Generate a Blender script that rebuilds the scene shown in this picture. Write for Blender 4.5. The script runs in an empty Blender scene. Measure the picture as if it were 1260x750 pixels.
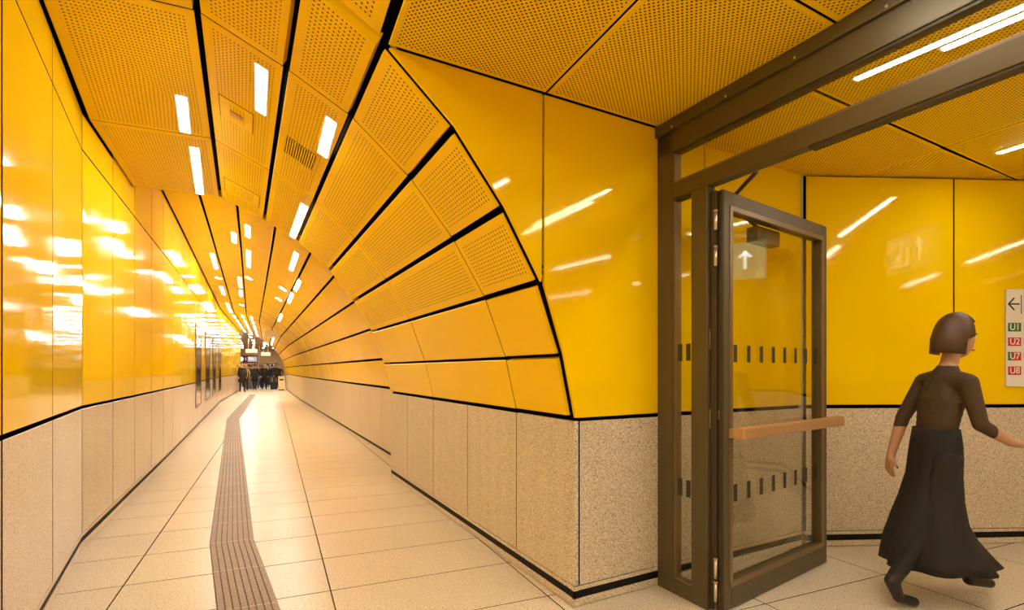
import bpy, bmesh, math, random
from mathutils import Vector, Matrix
random.seed(7)
S = bpy.context.scene
C = bpy.context.collection
V = Vector

# ------------------------------------------------------------------ camera, world, exposure
F, Y0, H = 660.0, 455.0, 1.35                    # focal length in px, horizon row, eye height (image taken as 1260x750)
YAW = math.atan(293.5 / 660)
cd = bpy.data.cameras.new('camera'); cam = bpy.data.objects.new('camera', cd); C.objects.link(cam)
cam.location = (0, 0, H); cam.rotation_euler = (math.pi / 2, 0, -YAW)
cd.sensor_width = 36; cd.lens = F / 1260 * 36; cd.shift_y = (Y0 - 375) / 1260
cd.clip_start = 0.05; cd.clip_end = 300
S.camera = cam
W = bpy.data.worlds.new('world'); S.world = W; W.use_nodes = True
W.node_tree.nodes['Background'].inputs[0].default_value = (1, .85, .6, 1)
W.node_tree.nodes['Background'].inputs[1].default_value = .12
S.view_settings.view_transform = 'Standard'; S.view_settings.look = 'None'
S.view_settings.gamma = 1; S.view_settings.use_curve_mapping = False
S.view_settings.exposure = 0.33
LAMP = 42.0                                      # radiance of the tube lights
LAMPCOL = (1, .965, .87, 1)
S.cycles.max_bounces = 10; S.cycles.transparent_max_bounces = 12
S.cycles.sample_clamp_indirect = 6

_c, _s = math.cos(YAW), math.sin(YAW)
RT, FW, UP = V((_c, -_s, 0)), V((_s, _c, 0)), V((0, 0, 1))
EYE = V((0, 0, H))
def ray(x, y): return FW + RT * ((x - 630) / F) + UP * ((Y0 - y) / F)
def hit(x, y, P, n):
    d = ray(x, y); return EYE + d * ((V(P) - EYE).dot(n) / d.dot(n))

# ------------------------------------------------------------------ materials
MATS = {}
def mat(name):
    m = bpy.data.materials.new(name); m.use_nodes = True
    nt = m.node_tree; b = nt.nodes['Principled BSDF']; MATS[name] = m
    return m, nt, b
def N(nt, t, **kw):
    n = nt.nodes.new(t)
    for k, v in kw.items(): setattr(n, k, v)
    return n
def mth(nt, op, a, b=None):
    n = N(nt, 'ShaderNodeMath', operation=op)
    for i, v in enumerate((a, b)):
        if v is None: continue
        if hasattr(v, 'links'): nt.links.new(v, n.inputs[i])
        else: n.inputs[i].default_value = v
    return n.outputs[0]
def plain(name, col, rough=.5, metal=0, spec=.5):
    m, nt, b = mat(name)
    b.inputs['Base Color'].default_value = (*col, 1); b.inputs['Roughness'].default_value = rough
    b.inputs['Metallic'].default_value = metal; b.inputs['Specular IOR Level'].default_value = spec
    return m
def emis(name, col, st):
    m, nt, b = mat(name)
    b.inputs['Base Color'].default_value = (.8, .8, .8, 1)
    b.inputs['Emission Color'].default_value = col; b.inputs['Emission Strength'].default_value = st
    return m
YEL = (0.955, 0.615, 0.0)
def gloss(name, col, r0, r1, bump, bscale, spec=.5, tint=(1, .9, .6), ior=1.5):
    m, nt, b = mat(name)
    b.inputs['Specular IOR Level'].default_value = spec; b.inputs['Specular Tint'].default_value = (*tint, 1); b.inputs['IOR'].default_value = ior
    g = N(nt, 'ShaderNodeNewGeometry')
    n1 = N(nt, 'ShaderNodeTexNoise'); n1.inputs['Scale'].default_value = 1.3; n1.inputs['Detail'].default_value = 3
    nt.links.new(g.outputs['Position'], n1.inputs['Vector'])
    mr = N(nt, 'ShaderNodeMapRange'); mr.inputs[1].default_value = .3; mr.inputs[2].default_value = .7
    mr.inputs[3].default_value = r0; mr.inputs[4].default_value = r1
    nt.links.new(n1.outputs[0], mr.inputs[0]); nt.links.new(mr.outputs[0], b.inputs['Roughness'])
    b.inputs['Base Color'].default_value = (*col, 1)
    n2 = N(nt, 'ShaderNodeTexNoise'); n2.inputs['Scale'].default_value = bscale; n2.inputs['Detail'].default_value = 1
    nt.links.new(g.outputs['Position'], n2.inputs['Vector'])
    bp = N(nt, 'ShaderNodeBump'); bp.inputs['Strength'].default_value = bump; bp.inputs['Distance'].default_value = .01
    nt.links.new(n2.outputs[0], bp.inputs['Height']); nt.links.new(bp.outputs[0], b.inputs['Normal'])
    return m
gloss('enamel', YEL, .04, .10, .22, 2.2, .36, (1, .88, .55), 1.24)
gloss('enamel_vault', YEL, .14, .26, .6, 1.8, .5, (1, .8, .35), 1.26)
gloss('enamel_portal', YEL, .045, .08, .02, 1.2)
def perf(name, pitch, rad, margin, stagger):
    m, nt, b = mat(name)
    u1 = N(nt, 'ShaderNodeUVMap', uv_map='UVMap'); u2 = N(nt, 'ShaderNodeUVMap', uv_map='UVFar')
    s1 = N(nt, 'ShaderNodeSeparateXYZ'); s2 = N(nt, 'ShaderNodeSeparateXYZ')
    nt.links.new(u1.outputs[0], s1.inputs[0]); nt.links.new(u2.outputs[0], s2.inputs[0])
    u, v = s1.outputs[0], s1.outputs[1]
    if stagger:
        a = mth(nt, 'ADD', u, v); c_ = mth(nt, 'SUBTRACT', u, v)
        u_, v_ = mth(nt, 'MULTIPLY', a, .7071), mth(nt, 'MULTIPLY', c_, .7071)
    else: u_, v_ = u, v
    pu = pitch if stagger else pitch * 1.4
    def cell(x, p_):
        f = mth(nt, 'FRACT', mth(nt, 'ADD', mth(nt, 'DIVIDE', x, p_), 100.0))
        return mth(nt, 'MULTIPLY', mth(nt, 'SUBTRACT', f, .5), p_)
    fu, fv = cell(u_, pu), cell(v_, pitch)
    d = mth(nt, 'SQRT', mth(nt, 'ADD', mth(nt, 'MULTIPLY', fu, fu), mth(nt, 'MULTIPLY', fv, fv)))
    hole = mth(nt, 'LESS_THAN', d, rad)
    inner = mth(nt, 'GREATER_THAN', mth(nt, 'MINIMUM', mth(nt, 'MINIMUM', u, v), mth(nt, 'MINIMUM', s2.outputs[0], s2.outputs[1])), margin)
    f = mth(nt, 'MULTIPLY', hole, inner)
    mx = N(nt, 'ShaderNodeMix', data_type='RGBA')
    mx.inputs[6].default_value = (*YEL, 1); mx.inputs[7].default_value = (.06, .018, .0, 1)
    nt.links.new(f, mx.inputs[0]); nt.links.new(mx.outputs[2], b.inputs['Base Color'])
    b.inputs['Roughness'].default_value = .42; b.inputs['Specular IOR Level'].default_value = .25; b.inputs['Specular Tint'].default_value = (1, .8, .35, 1)
    bp = N(nt, 'ShaderNodeBump', invert=True); bp.inputs['Strength'].default_value = .4; bp.inputs['Distance'].default_value = .004
    nt.links.new(f, bp.inputs['Height']); nt.links.new(bp.outputs[0], b.inputs['Normal'])
perf('perforated', .0232, .0056, .062, False)
perf('perforated_lobby', .0198, .0050, .03, True)
def stone(name, base, dark, light, scale, rough, spec=.5, amt=.5):
    m, nt, b = mat(name)
    g = N(nt, 'ShaderNodeNewGeometry')
    n1 = N(nt, 'ShaderNodeTexNoise'); n1.inputs['Scale'].default_value = scale; n1.inputs['Detail'].default_value = 4; n1.inputs['Roughness'].default_value = .7
    nt.links.new(g.outputs['Position'], n1.inputs['Vector'])
    r = N(nt, 'ShaderNodeValToRGB'); e = r.color_ramp.elements
    e[0].position = .36; e[0].color = (*dark, 1); e[1].position = .66; e[1].color = (*light, 1)
    k = e.new(.47); k.color = (*base, 1)
    nt.links.new(n1.outputs[0], r.inputs[0])
    vo = N(nt, 'ShaderNodeTexVoronoi'); vo.inputs['Scale'].default_value = scale * .75
    nt.links.new(g.outputs['Position'], vo.inputs['Vector'])
    sp = mth(nt, 'LESS_THAN', vo.outputs['Distance'], .27)
    sc = N(nt, 'ShaderNodeSeparateColor'); nt.links.new(vo.outputs['Color'], sc.inputs[0])
    sel = mth(nt, 'MULTIPLY', mth(nt, 'MULTIPLY', sp, mth(nt, 'LESS_THAN', sc.outputs[0], .28)), amt)
    mx = N(nt, 'ShaderNodeMix', data_type='RGBA'); nt.links.new(sel, mx.inputs[0]); nt.links.new(r.outputs[0], mx.inputs[6])
    mx.inputs[7].default_value = (dark[0] * .35, dark[1] * .32, dark[2] * .3, 1)
    # broad cloudy variation of the slab itself
    n3 = N(nt, 'ShaderNodeTexNoise'); n3.inputs['Scale'].default_value = .9; n3.inputs['Detail'].default_value = 3
    nt.links.new(g.outputs['Position'], n3.inputs['Vector'])
    mr = N(nt, 'ShaderNodeMapRange'); mr.inputs[1].default_value = .3; mr.inputs[2].default_value = .7; mr.inputs[3].default_value = .93; mr.inputs[4].default_value = 1.05
    nt.links.new(n3.outputs[0], mr.inputs[0])
    hv = N(nt, 'ShaderNodeHueSaturation'); nt.links.new(mx.outputs[2], hv.inputs['Color']); nt.links.new(mr.outputs[0], hv.inputs['Value'])
    nt.links.new(hv.outputs[0], b.inputs['Base Color'])
    b.inputs['Roughness'].default_value = rough; b.inputs['Specular IOR Level'].default_value = spec
stone('stone_wall', (.62, .505, .34), (.13, .085, .045), (.86, .77, .60), 150, .36, amt=.9)
stone('stone_left', (.68, .57, .43), (.42, .33, .22), (.80, .71, .57), 130, .22, amt=.4)
stone('stone_floor', (.68, .58, .42), (.34, .26, .16), (.84, .75, .60), 120, .30, .42, amt=.7)
plain('black_joint', (.006, .004, .002), .9, 0, 0)
plain('joint_brown', (.09, .06, .03), .8)
plain('void', (.006, .004, .002), .9, 0, 0)
plain('skirting_black', (.010, .008, .006), .6, 0, .15)
stone('tactile', (.25, .165, .088), (.19, .12, .062), (.31, .21, .12), 60, .5, amt=.2)
plain('tactile_groove', (.12, .078, .042), .8)
plain('bronze', (.105, .082, .040), .45, .3)
plain('bronze_dark', (.05, .038, .022), .5, .3)
plain('bronze_light', (.22, .15, .085), .35, .5)
plain('brass', (.52, .30, .13), .34, .35)
plain('steel', (.62, .55, .45), .28, .9)
plain('mark', (.03, .025, .015), .5)
plain('white', (.86, .82, .74), .4); plain('sign_green', (.02, .16, .06), .4); plain('sign_red', (.62, .02, .03), .4)
plain('ink', (.03, .05, .05), .5); plain('sign_blue', (.02, .03, .22), .3); plain('sign_cream', (.85, .75, .5), .4)
plain('sign_dark', (.012, .010, .012), .4)
plain('showcase_glass', (.16, .11, .06), .10, .6, .8); plain('showcase_frame', (.10, .08, .06), .35, .6)
plain('hall_ceiling', (.62, .36, .10), .16, .5); plain('hall_wall', (.62, .38, .12), .4)
plain('lamp_housing', (.8, .72, .55), .4)
emis('tube', LAMPCOL, LAMP * 1.1); emis('tube_slim', LAMPCOL, LAMP); emis('exit_green', (.05, .5, .2, 1), .5); emis('exit_white', (.9, 1, .9, 1), 3); emis('screen_blue', (.03, .05, .5, 1), .25)
emis('clock_white', (1, .97, .92, 1), .8)
m, nt, b = mat('glass')
out = nt.nodes['Material Output']; nt.nodes.remove(b)
tr = N(nt, 'ShaderNodeBsdfTransparent'); tr.inputs[0].default_value = (.96, .955, .90, 1)
gl = N(nt, 'ShaderNodeBsdfGlossy'); gl.inputs['Roughness'].default_value = .015; gl.inputs[0].default_value = (1, 1, 1, 1)
fr = N(nt, 'ShaderNodeFresnel'); gb = N(nt, 'ShaderNodeNewGeometry')
ior = mth(nt, 'SUBTRACT', 1.5, mth(nt, 'MULTIPLY', gb.outputs['Backfacing'], 1.5 - 1 / 1.5)); nt.links.new(ior, fr.inputs[0])
mx = N(nt, 'ShaderNodeMixShader'); nt.links.new(fr.outputs[0], mx.inputs[0]); nt.links.new(tr.outputs[0], mx.inputs[1]); nt.links.new(gl.outputs[0], mx.inputs[2])
nt.links.new(mx.outputs[0], out.inputs[0])

# ------------------------------------------------------------------ mesh helpers
def link(name, me, m=None, parent=None, loc=None):
    o = bpy.data.objects.new(name, me); C.objects.link(o)
    if m and me is not None and not me.materials: me.materials.append(MATS[m])
    if parent: o.parent = parent
    if loc is not None: o.location = loc
    return o
def empty(name, loc, rz=0):
    o = bpy.data.objects.new(name, None); C.objects.link(o); o.location = loc; o.rotation_euler = (0, 0, rz); o.empty_display_size = .1
    return o
def tag(o, label=None, cat=None, group=None, kind=None):
    if label: o['label'] = label
    if cat: o['category'] = cat
    if group: o['group'] = group
    if kind: o['kind'] = kind
    return o
def pydata(name, vs, fs):
    me = bpy.data.meshes.new(name); me.from_pydata([tuple(v) for v in vs], [], fs); me.update(); return me
def poly_surf(name, quads, m, kind='structure', label=None, cat=None, off=0.0, widen=0.0):
    """one backing mesh out of quads, pushed back along their normals"""
    vs, fs = [], []
    for q in quads:
        q = [V(p) for p in q]; n = (q[1] - q[0]).cross(q[3] - q[0]).normalized()
        v0, v1 = (q[3] - q[0]).normalized() * widen, (q[2] - q[1]).normalized() * widen
        q = [q[0] - v0, q[1] - v1, q[2] + v1, q[3] + v0]
        k = len(vs); vs += [p - n * off for p in q]; fs.append((k, k + 1, k + 2, k + 3))
    return tag(link(name, pydata(name, vs, fs), m), label, cat, kind=kind)
def panel(name, parent, q, m, gap=.004, th=.02, bev=.003, gaps=None, bevs=None, depth=None, lift=0.0, side='black_joint'):
    """a bevelled slab on quad q (p00,p10,p11,p01; u x v looks into the room); gaps/bevs per side: u0,u1,v0,v1"""
    q = [V(p) for p in q]
    n = ((q[1] - q[0]).cross(q[3] - q[0]) + (q[2] - q[1]).cross(q[2] - q[3]).normalized() * 1e-9).normalized()
    q = [p + n * lift for p in q]
    g = gaps or (gap,) * 4; bv = bevs or (bev,) * 4
    Lu = ((q[1] - q[0]).length + (q[2] - q[3]).length) / 2; Lv = ((q[3] - q[0]).length + (q[2] - q[1]).length) / 2
    def bl(u, v): return q[0] * (1 - u) * (1 - v) + q[1] * u * (1 - v) + q[2] * u * v + q[3] * (1 - u) * v
    def ring(e, dz):
        a, b_, c_, d_ = [(g[i] + (bv[i] if e else 0)) for i in range(4)]
        return [((u, v), bl(u / Lu, v / Lv) - n * dz) for u, v in ((a, c_), (Lu - b_, c_), (Lu - b_, Lv - d_), (a, Lv - d_))]
    bm_ = depth if depth is not None else bev
    R = ring(True, 0) + ring(False, bm_) + ring(False, th)
    ctr = sum((p for _, p in R), V()) / 12
    fs = [(0, 1, 2, 3)] + [(i, 4 + i, 4 + (i + 1) % 4, (i + 1) % 4) for i in range(4)] + [(4 + i, 8 + i, 8 + (i + 1) % 4, 4 + (i + 1) % 4) for i in range(4)]
    me = pydata(name, [p - ctr for _, p in R], fs)
    a = me.uv_layers.new(name='UVMap'); c2 = me.uv_layers.new(name='UVFar')
    for l in me.loops:
        u, v = R[l.vertex_index][0]
        a.data[l.index].uv = (u, v); c2.data[l.index].uv = (Lu - u, Lv - v)
    me.materials.append(MATS[m]); me.materials.append(MATS[side])
    for f in me.polygons[5:]: f.material_index = 1
    return link(name, me, None, parent, ctr)
def frame_box(bm, o, ax, ay, az, lo, hi, bev=0.0):
    """box spanned lo..hi in the frame (o; ax, ay, az)"""
    vs = []
    for z in (lo[2], hi[2]):
        for x, y in ((lo[0], lo[1]), (hi[0], lo[1]), (hi[0], hi[1]), (lo[0], hi[1])):
            vs.append(bm.verts.new(o + ax * x + ay * y + az * z))
    fs = [bm.faces.new([vs[i] for i in f]) for f in ((0, 3, 2, 1), (4, 5, 6, 7), (0, 1, 5, 4), (1, 2, 6, 5), (2, 3, 7, 6), (3, 0, 4, 7))]
    if bev:
        es = list({e for f in fs for e in f.edges}); bmesh.ops.bevel(bm, geom=es, offset=bev, segments=2, affect='EDGES', profile=.6)
def box_obj(name, m, parent, o, ax, ay, az, lo, hi, bev=.003):
    bm = bmesh.new(); mid = [(a + b_) / 2 for a, b_ in zip(lo, hi)]
    ctr = V(o) + V(ax) * mid[0] + V(ay) * mid[1] + V(az) * mid[2]
    frame_box(bm, V(o) - ctr, V(ax), V(ay), V(az), lo, hi, bev)
    bmesh.ops.recalc_face_normals(bm, faces=bm.faces)
    me = bpy.data.meshes.new(name); bm.to_mesh(me); bm.free()
    ob = link(name, me, m, parent); 
    pl = parent.matrix_world if False else None
    ob.location = ctr - (V(parent.location) if parent else V())
    return ob
X, Y, Z = V((1, 0, 0)), V((0, 1, 0)), V((0, 0, 1))
def cyl(name, m, parent, p0, p1, r0, r1=None, seg=16):
    p0, p1 = V(p0), V(p1); r1 = r0 if r1 is None else r1
    d = p1 - p0; bm = bmesh.new()
    bmesh.ops.create_cone(bm, cap_ends=True, segments=seg, radius1=r0, radius2=r1, depth=d.length)
    me = bpy.data.meshes.new(name); bm.to_mesh(me); bm.free()
    for f in me.polygons: f.use_smooth = len(f.vertices) == 4
    me.transform(d.to_track_quat('Z', 'Y').to_matrix().to_4x4())
    o = link(name, me, m, parent); o.location = (p0 + p1) / 2 - (V(parent.location) if parent else V())
    return o
def lerp(a, b, t): return a + (b - a) * t
def pw(pts, y):
    for (x0, y0), (x1, y1) in zip(pts, pts[1:]):
        if y <= y1: return lerp(x0, x1, (y - y0) / (y1 - y0))
    (x0, y0), (x1, y1) = pts[-2:]; return lerp(x0, x1, (y - y0) / (y1 - y0))

# ------------------------------------------------------------------ plan of the place (metres; +Y down the corridor, eye above the origin)
YB, YE, YH = -7.0, 40.0, 66.0                    # behind the viewer, end of the corridor, end of the hall
LEFT = [(-1.03, YB), (-1.03, 2.90), (-1.32, 5.02), (-1.463, 9.94), (-1.995, 25.0), (-2.0, YE)]
def xl(y): return pw(LEFT, y)
def portal_y(x): return 2.64 + .10 * (x - 1.55)
Y1, Y2 = 2.64, 6.85                              # near vault
def nsh(y): return -.0475 * (y - Y1)
NEAR = [(-.345, 3.30), (.10, 3.09), (.46, 2.885), (.82, 2.565), (1.105, 2.205), (1.33, 1.83), (1.48, 1.43), (1.56, 1.075)]
def nearp(i, y):
    if i == 0: return V((xl(y), y, 3.30))
    x, z = NEAR[i - 1]; return V((x + nsh(y), y, z))
FARP = [(-1.37, 3.87), (-.886, 3.78), (-.414, 3.63), (.074, 3.408), (.557, 3.092), (.898, 2.777), (1.197, 2.405), (1.44, 1.982), (1.61, 1.52), (1.67, 1.075)]
XR = [(1.67, Y2), (1.06, 25.0), (.76, YE)]
def xr(y): return pw(XR, y)
def farp(i, y):
    x, z = FARP[i]; t = (x + 1.37) / 3.04
    return V((lerp(xl(y), xr(y), t), y, z))
STONE = 1.06

# ------------------------------------------------------------------ floor
floor = poly_surf('floor', [[(-9, YB, -.012), (9, YB, -.012), (9, YH, -.012), (-9, YH, -.012)]], 'joint_brown', label='pale speckled stone floor')
xs = [-2.04, -.86, .32, 1.50]; R0, DR = 3.454 - .607 * 4, .607
rows = []; y = R0
while y < YE - .3: rows.append(y); y += DR
for y in rows:
    for a, b_ in zip(xs, xs[1:]):
        if a < -1 and y < 2.2: a = -1.10
        panel('floor_tile', floor, [(a, y, 0), (b_, y, 0), (b_, y + DR, 0), (a, y + DR, 0)], 'stone_floor', gap=.0038, th=.012, bev=.001)
    if y > 2.6 and y < 15: panel('floor_tile', floor, [(1.5, y, 0), (1.75, y, 0), (1.75, y + DR, 0), (1.5, y + DR, 0)], 'stone_floor', gap=.0038, th=.012, bev=.001)
lx = [1.5, 2.6, 3.68, 4.76, 5.84, 6.92]
for a, b_ in zip(lx, lx[1:]):
    for k in range(4):
        y = R0 + (k) * .607
        if y + DR < 2.95: panel('floor_tile', floor, [(a, y, 0), (b_, y, 0), (b_, y + DR, 0), (a, y + DR, 0)], 'stone_floor', gap=.0038, th=.012, bev=.001)
panel('floor_slab', floor, [(-1.2, YB, 0), (7, YB, 0), (7, R0, 0), (-1.2, R0, 0)], 'stone_floor', gap=.002, th=.012)
panel('floor_slab', floor, [(-9, rows[-1] + DR, 0), (9, rows[-1] + DR, 0), (9, YH, 0), (-9, YH, 0)], 'stone_floor', gap=.002, th=.012)

# tactile guide strip, grooved tiles
TC = [(.20, .6), (-.13, 3.4), (-.295, 4.75), (-1.02, 16.7), (-1.045, 33.0)]
def tactile(y0, y1):
    w = .155; c0, c1 = pw(TC, y0), pw(TC, y1); vs, fs = [], []
    ctr = V(((c0 + c1) / 2, (y0 + y1) / 2, 0)); n = 8
    def quad(a0, b0, a1, b1, z):
        k = len(vs); vs.extend([V((a0, y0 + .002, z)) - ctr, V((b0, y0 + .002, z)) - ctr, V((b1, y1 - .002, z)) - ctr, V((a1, y1 - .002, z)) - ctr]); fs.append((k, k + 1, k + 2, k + 3))
    mi = []
    for i in range(n):
        a, b_ = -w + 2 * w * i / n, -w + 2 * w * (i + 1) / n; g = .0032
        quad(c0 + a + g, c0 + b_ - g, c1 + a + g, c1 + b_ - g, .006); mi.append(0)
        for s, e in ((a - (g if i else 0), a + g), (b_ - g, b_ + (0 if i < n - 1 else g))):
            pass
        quad(c0 + a - g, c0 + a + g, c1 + a - g, c1 + a + g, .002); mi.append(1)
        for e in (a + g, b_ - g):
            k = len(vs); vs.extend([V((c0 + e, y0 + .002, .001)) - ctr, V((c1 + e, y1 - .002, .001)) - ctr, V((c1 + e, y1 - .002, .006)) - ctr, V((c0 + e, y0 + .002, .006)) - ctr]); fs.append((k, k + 1, k + 2, k + 3)); mi.append(1)
    me = pydata('tactile_tile', vs, fs); me.materials.append(MATS['tactile']); me.materials.append(MATS['tactile_groove'])
    for f, k in zip(me.polygons, mi): f.material_index = k
    link('tactile_tile', me, None, floor, ctr)
ys = [.6]
for a, b_ in ((.6, 3.4), (3.4, 4.75), (4.75, 16.7), (16.7, 33.0)):
    k = max(1, round((b_ - a) / .6)); ys += [a + (b_ - a) * (i + 1) / k for i in range(k)]
for a, b_ in zip(ys, ys[1:]): tactile(a, b_)

# ------------------------------------------------------------------ walls: stone dado, skirting, enamel panels
def dado(parent, a, b_, m, first=True, top=STONE, jg=.0048, ga=None, gb=None, side='black_joint'):
    """stone slab bay between plan points a -> b_ (u direction)"""
    a, b_ = V((*a, 0)), V((*b_, 0)); up = lambda p, z: p + Z * z
    panel('stone_slab', parent, [up(a, .118), up(b_, .118), up(b_, top), up(a, top)], m, gaps=(jg if ga is None else ga, jg if gb is None else gb, .003, .003), th=.03, bev=.002, side=side)
    panel('stone_ledge', parent, [up(a, .092), up(b_, .092), up(b_, .118), up(a, .118)], m, gaps=(0, 0, 0, .002), th=.03, bev=.002, side=m)
    panel('stone_plinth', parent, [up(a, .0), up(b_, .0), up(b_, .045), up(a, .045)], m, gaps=(0, 0, .004, 0), th=.03, bev=.002, side=m)
def skirt(name, pts, label):
    vs, fs = [], []
    n = len(pts); nor = []
    for i, (a, b_) in enumerate(zip(pts, pts[1:])):
        d = (V((*b_, 0)) - V((*a, 0))).normalized(); nn = d.cross(Z)
        k = len(vs)
        for p in (a, b_):
            for o, z in ((-.028, .04), (-.008, .046), (-.008, .091), (-.028, .095)): vs.append(V((*p, z)) + nn * o)
        for j in range(3): fs.append((k + j, k + 4 + j, k + 5 + j, k + 1 + j))
    return tag(link(name, pydata(name, vs, fs), 'skirting_black'), label, 'baseboard', kind='structure')
jl = [YB, -5, -4, -3, -2, -1, 0, .95, 1.92, 2.90, 3.93, 5.02, 6.0, 7.0, 8.04, 9.02] + [10.0 + i for i in range(30)] + [YE]
backs = []
def Lp(y, z): return V((xl(y), y, z))
for a, b_ in zip(jl, jl[1:]): backs.append([Lp(a, 0), Lp(b_, 0), Lp(b_, 4.0), Lp(a, 4.0)])
wl = poly_surf('wall_left', backs, 'black_joint', off=.03, label='long glossy yellow left wall with stone dado')
for a, b_ in zip(jl, jl[1:]):
    top = 3.30 if b_ <= 6.9 else 3.87
    dado(wl, (xl(a), a), (xl(b_), b_), 'stone_left', jg=.011)
    panel('enamel_panel', wl, [Lp(a, 1.078), Lp(b_, 1.078), Lp(b_, 3.012), Lp(a, 3.012)], 'enamel', gaps=(.011, .011, .003, .003), bev=.002)
    panel('enamel_panel', wl, [Lp(a, 3.020), Lp(b_, 3.020), Lp(b_, top - .012), Lp(a, top - .012)], 'enamel', gaps=(.011, .011, .003, .003), bev=.002)
skirt('baseboard_left', [(xl(y), y) for y in jl if y <= YE], 'thin black recessed skirting along left wall')

# near right block: stone bays
NW = NEAR[-1][0]
def nr(y): return NW + nsh(y)
jr = [Y1, 3.36, 4.255, 5.156, 6.09, Y2]
wr = poly_surf('wall_right', [[(nr(b_), b_, 0), (nr(a), a, 0), (nr(a), a, 1.1), (nr(b_), b_, 1.1)] for a, b_ in zip([Y1 + .045] + jr[1:], jr[1:])], 'black_joint', off=.03, label='low speckled stone wall under near yellow vault')
for a, b_ in zip(jr, jr[1:]):
    dado(wr, (nr(b_), b_), (nr(a), a), 'stone_wall', gb=.003 if a == Y1 else None, side='stone_wall' if a == Y1 else 'black_joint')
dado(wr, (xr(Y2) + .1, Y2), (nr(Y2), Y2), 'stone_wall')
skirt('baseboard_right', [(nr(Y2), Y2), (nr(Y1), Y1)], 'thin black skirting under near stone wall')
# far right wall
jf = [Y2] + [Y2 + .98 * i for i in range(1, 34)] + [YE]
wf = poly_surf('wall_right_far', [[(xr(b_), b_, 0), (xr(a), a, 0), (xr(a), a, 1.1), (xr(b_), b_, 1.1)] for a, b_ in zip(jf, jf[1:])], 'black_joint', off=.03, label='pale stone dado receding along far right side')
for a, b_ in zip(jf, jf[1:]): dado(wf, (xr(b_), b_), (xr(a), a), 'stone_wall')
skirt('baseboard_right_far', [(xr(y), y) for y in reversed(jf)], 'thin black skirting along far right stone wall')

# ------------------------------------------------------------------ near vault (ceiling) and its continuation over the viewer
jv = [None, 3.36, 5.156, Y2]
def nq(i, ya, yb):
    def P(j, y):
        p = nearp(j, 2.64 if y is None else y)
        if y is None:
            for _ in range(3): p = nearp(j, portal_y(p.x) + .012)
        return p
    return [P(i, ya), P(i, yb), P(i + 1, yb), P(i + 1, ya)]
cq = []
for i in range(8):
    for a, b_ in zip(jv, jv[1:]): cq.append(nq(i, a, b_))
cl = poly_surf('ceiling', cq, 'void', widen=.05, off=.07, label='near yellow perforated vault over the corridor')
for i in range(8):
    for k, (a, b_) in enumerate(zip(jv, jv[1:])):
        m = 'perforated' if i < 6 else 'enamel_vault'
        gv = .017 if i < 6 else .011
        g0 = .014 if i == 0 else gv
        panel('vault_panel', cl, nq(i, a, b_), m, gaps=(.008 if k == 0 else .006, .006, g0, gv if i < 7 else .010), th=.06,
              bevs=(.05 if k == 0 else .003, .003, .004, .004), depth=(.045 if k == 0 else .003))
# end rib closing the step up to the higher vault
vs = []; fs = []
for i in range(9):
    p = nearp(i, Y2 - .002); 
    o = V((p.x, p.y, 4.1)) if i < 1 else p + (V((p.x, 0, p.z)) - V((-1.4, 0, .63))).normalized() * 1.4
    vs += [p, V((o.x, p.y, o.z))]
for i in range(8): fs.append((2 * i, 2 * i + 1, 2 * i + 3, 2 * i + 2))
tag(link('trim_1', pydata('trim_1', vs, fs), 'enamel_vault'), 'yellow end rib where the low vault steps up', 'trim', kind='structure')
# front ceiling over the viewer: three facets, then the flat lobby ceiling
ZL, ZI = 2.87, 2.84
def fp(i, y):
    if i == 0: return V((xl(y), y, 3.30))
    x, z = NEAR[i - 1]; return V((x, y, z))
def fq(i, ya, yb):
    out = []
    for j, y in ((i, ya), (i, yb), (i + 1, yb), (i + 1, ya)):
        p = fp(j, 2.6 if y is None else y)
        if y is None: p = fp(j, portal_y(p.x) - .012)
        out.append(p)
    return out
jq = [YB, -5.2, -3.4, -1.6, .2, None]
cf = poly_surf('ceiling_front', [fq(i, a, b_) for i in range(3) for a, b_ in zip(jq, jq[1:])], 'void', widen=.05, off=.05, label='yellow perforated vault panels above the viewer')
for i in range(3):
    for a, b_ in zip(jq, jq[1:]):
        panel('vault_panel', cf, fq(i, a, b_), 'perforated', gaps=(.005, .008, .014 if i == 0 else .017, .017), th=.04, bevs=(.003, .003, .004, .05 if i == 2 else .004), depth=.004)
# flat lobby ceiling; joints run along Y at x = .48, 1.37, 2.24 ; rows are skewed like the portal wall
PX = lambda y: 2.205 + .055 * (2.66 - y)          # glazed partition line
def lrow(x, c): return c + .105 * (x - 2.2)
flat, inner = [], []
colx = [.485, 1.37, 2.26]
rws = [YB, -4.6, -2.5, -.45, 1.565, 'p']
def lq(a, b_, r0, r1, z):
    f = lambda x, r: portal_y(x) - .004 if r == 'p' else (r if r == YB else lrow(x, r))
    return [V((a, f(a, r0), z)), V((a, f(a, r1), z)), V((b_, f(b_, r1), z)), V((b_, f(b_, r0), z))]
WC = V((3.71, 2.83, 0)); WD = V((1.63, -.62, 0)).normalized(); WE = WC + WD * 3.6   # angled lobby wall
coli = [2.30, 4.11, 5.18, 7.2]
ci_r = [YB, -4.3, -2.2, -.15, 1.915, 'p']
for a, b_ in zip(colx, colx[1:]):
    for r0, r1 in zip(rws, rws[1:]): flat.append(lq(a, b_, r0, r1, ZL))
def iq(a, b_, r0, r1):
    def f(x, r):
        if r == 'p':
            return portal_y(x) + .02 if x < WC.x + .5 else WC.y + (x - WC.x) * WD.y / WD.x + .15
        return r if r == YB else lrow(x, r)
    return [V((a, f(a, r0), ZI)), V((a, f(a, r1), ZI)), V((b_, f(b_, r1), ZI)), V((b_, f(b_, r0), ZI))]
for a, b_ in zip(coli, coli[1:]):
    for r0, r1 in zip(ci_r, ci_r[1:]): inner.append((iq(a, b_, r0, r1), r1))
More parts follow.
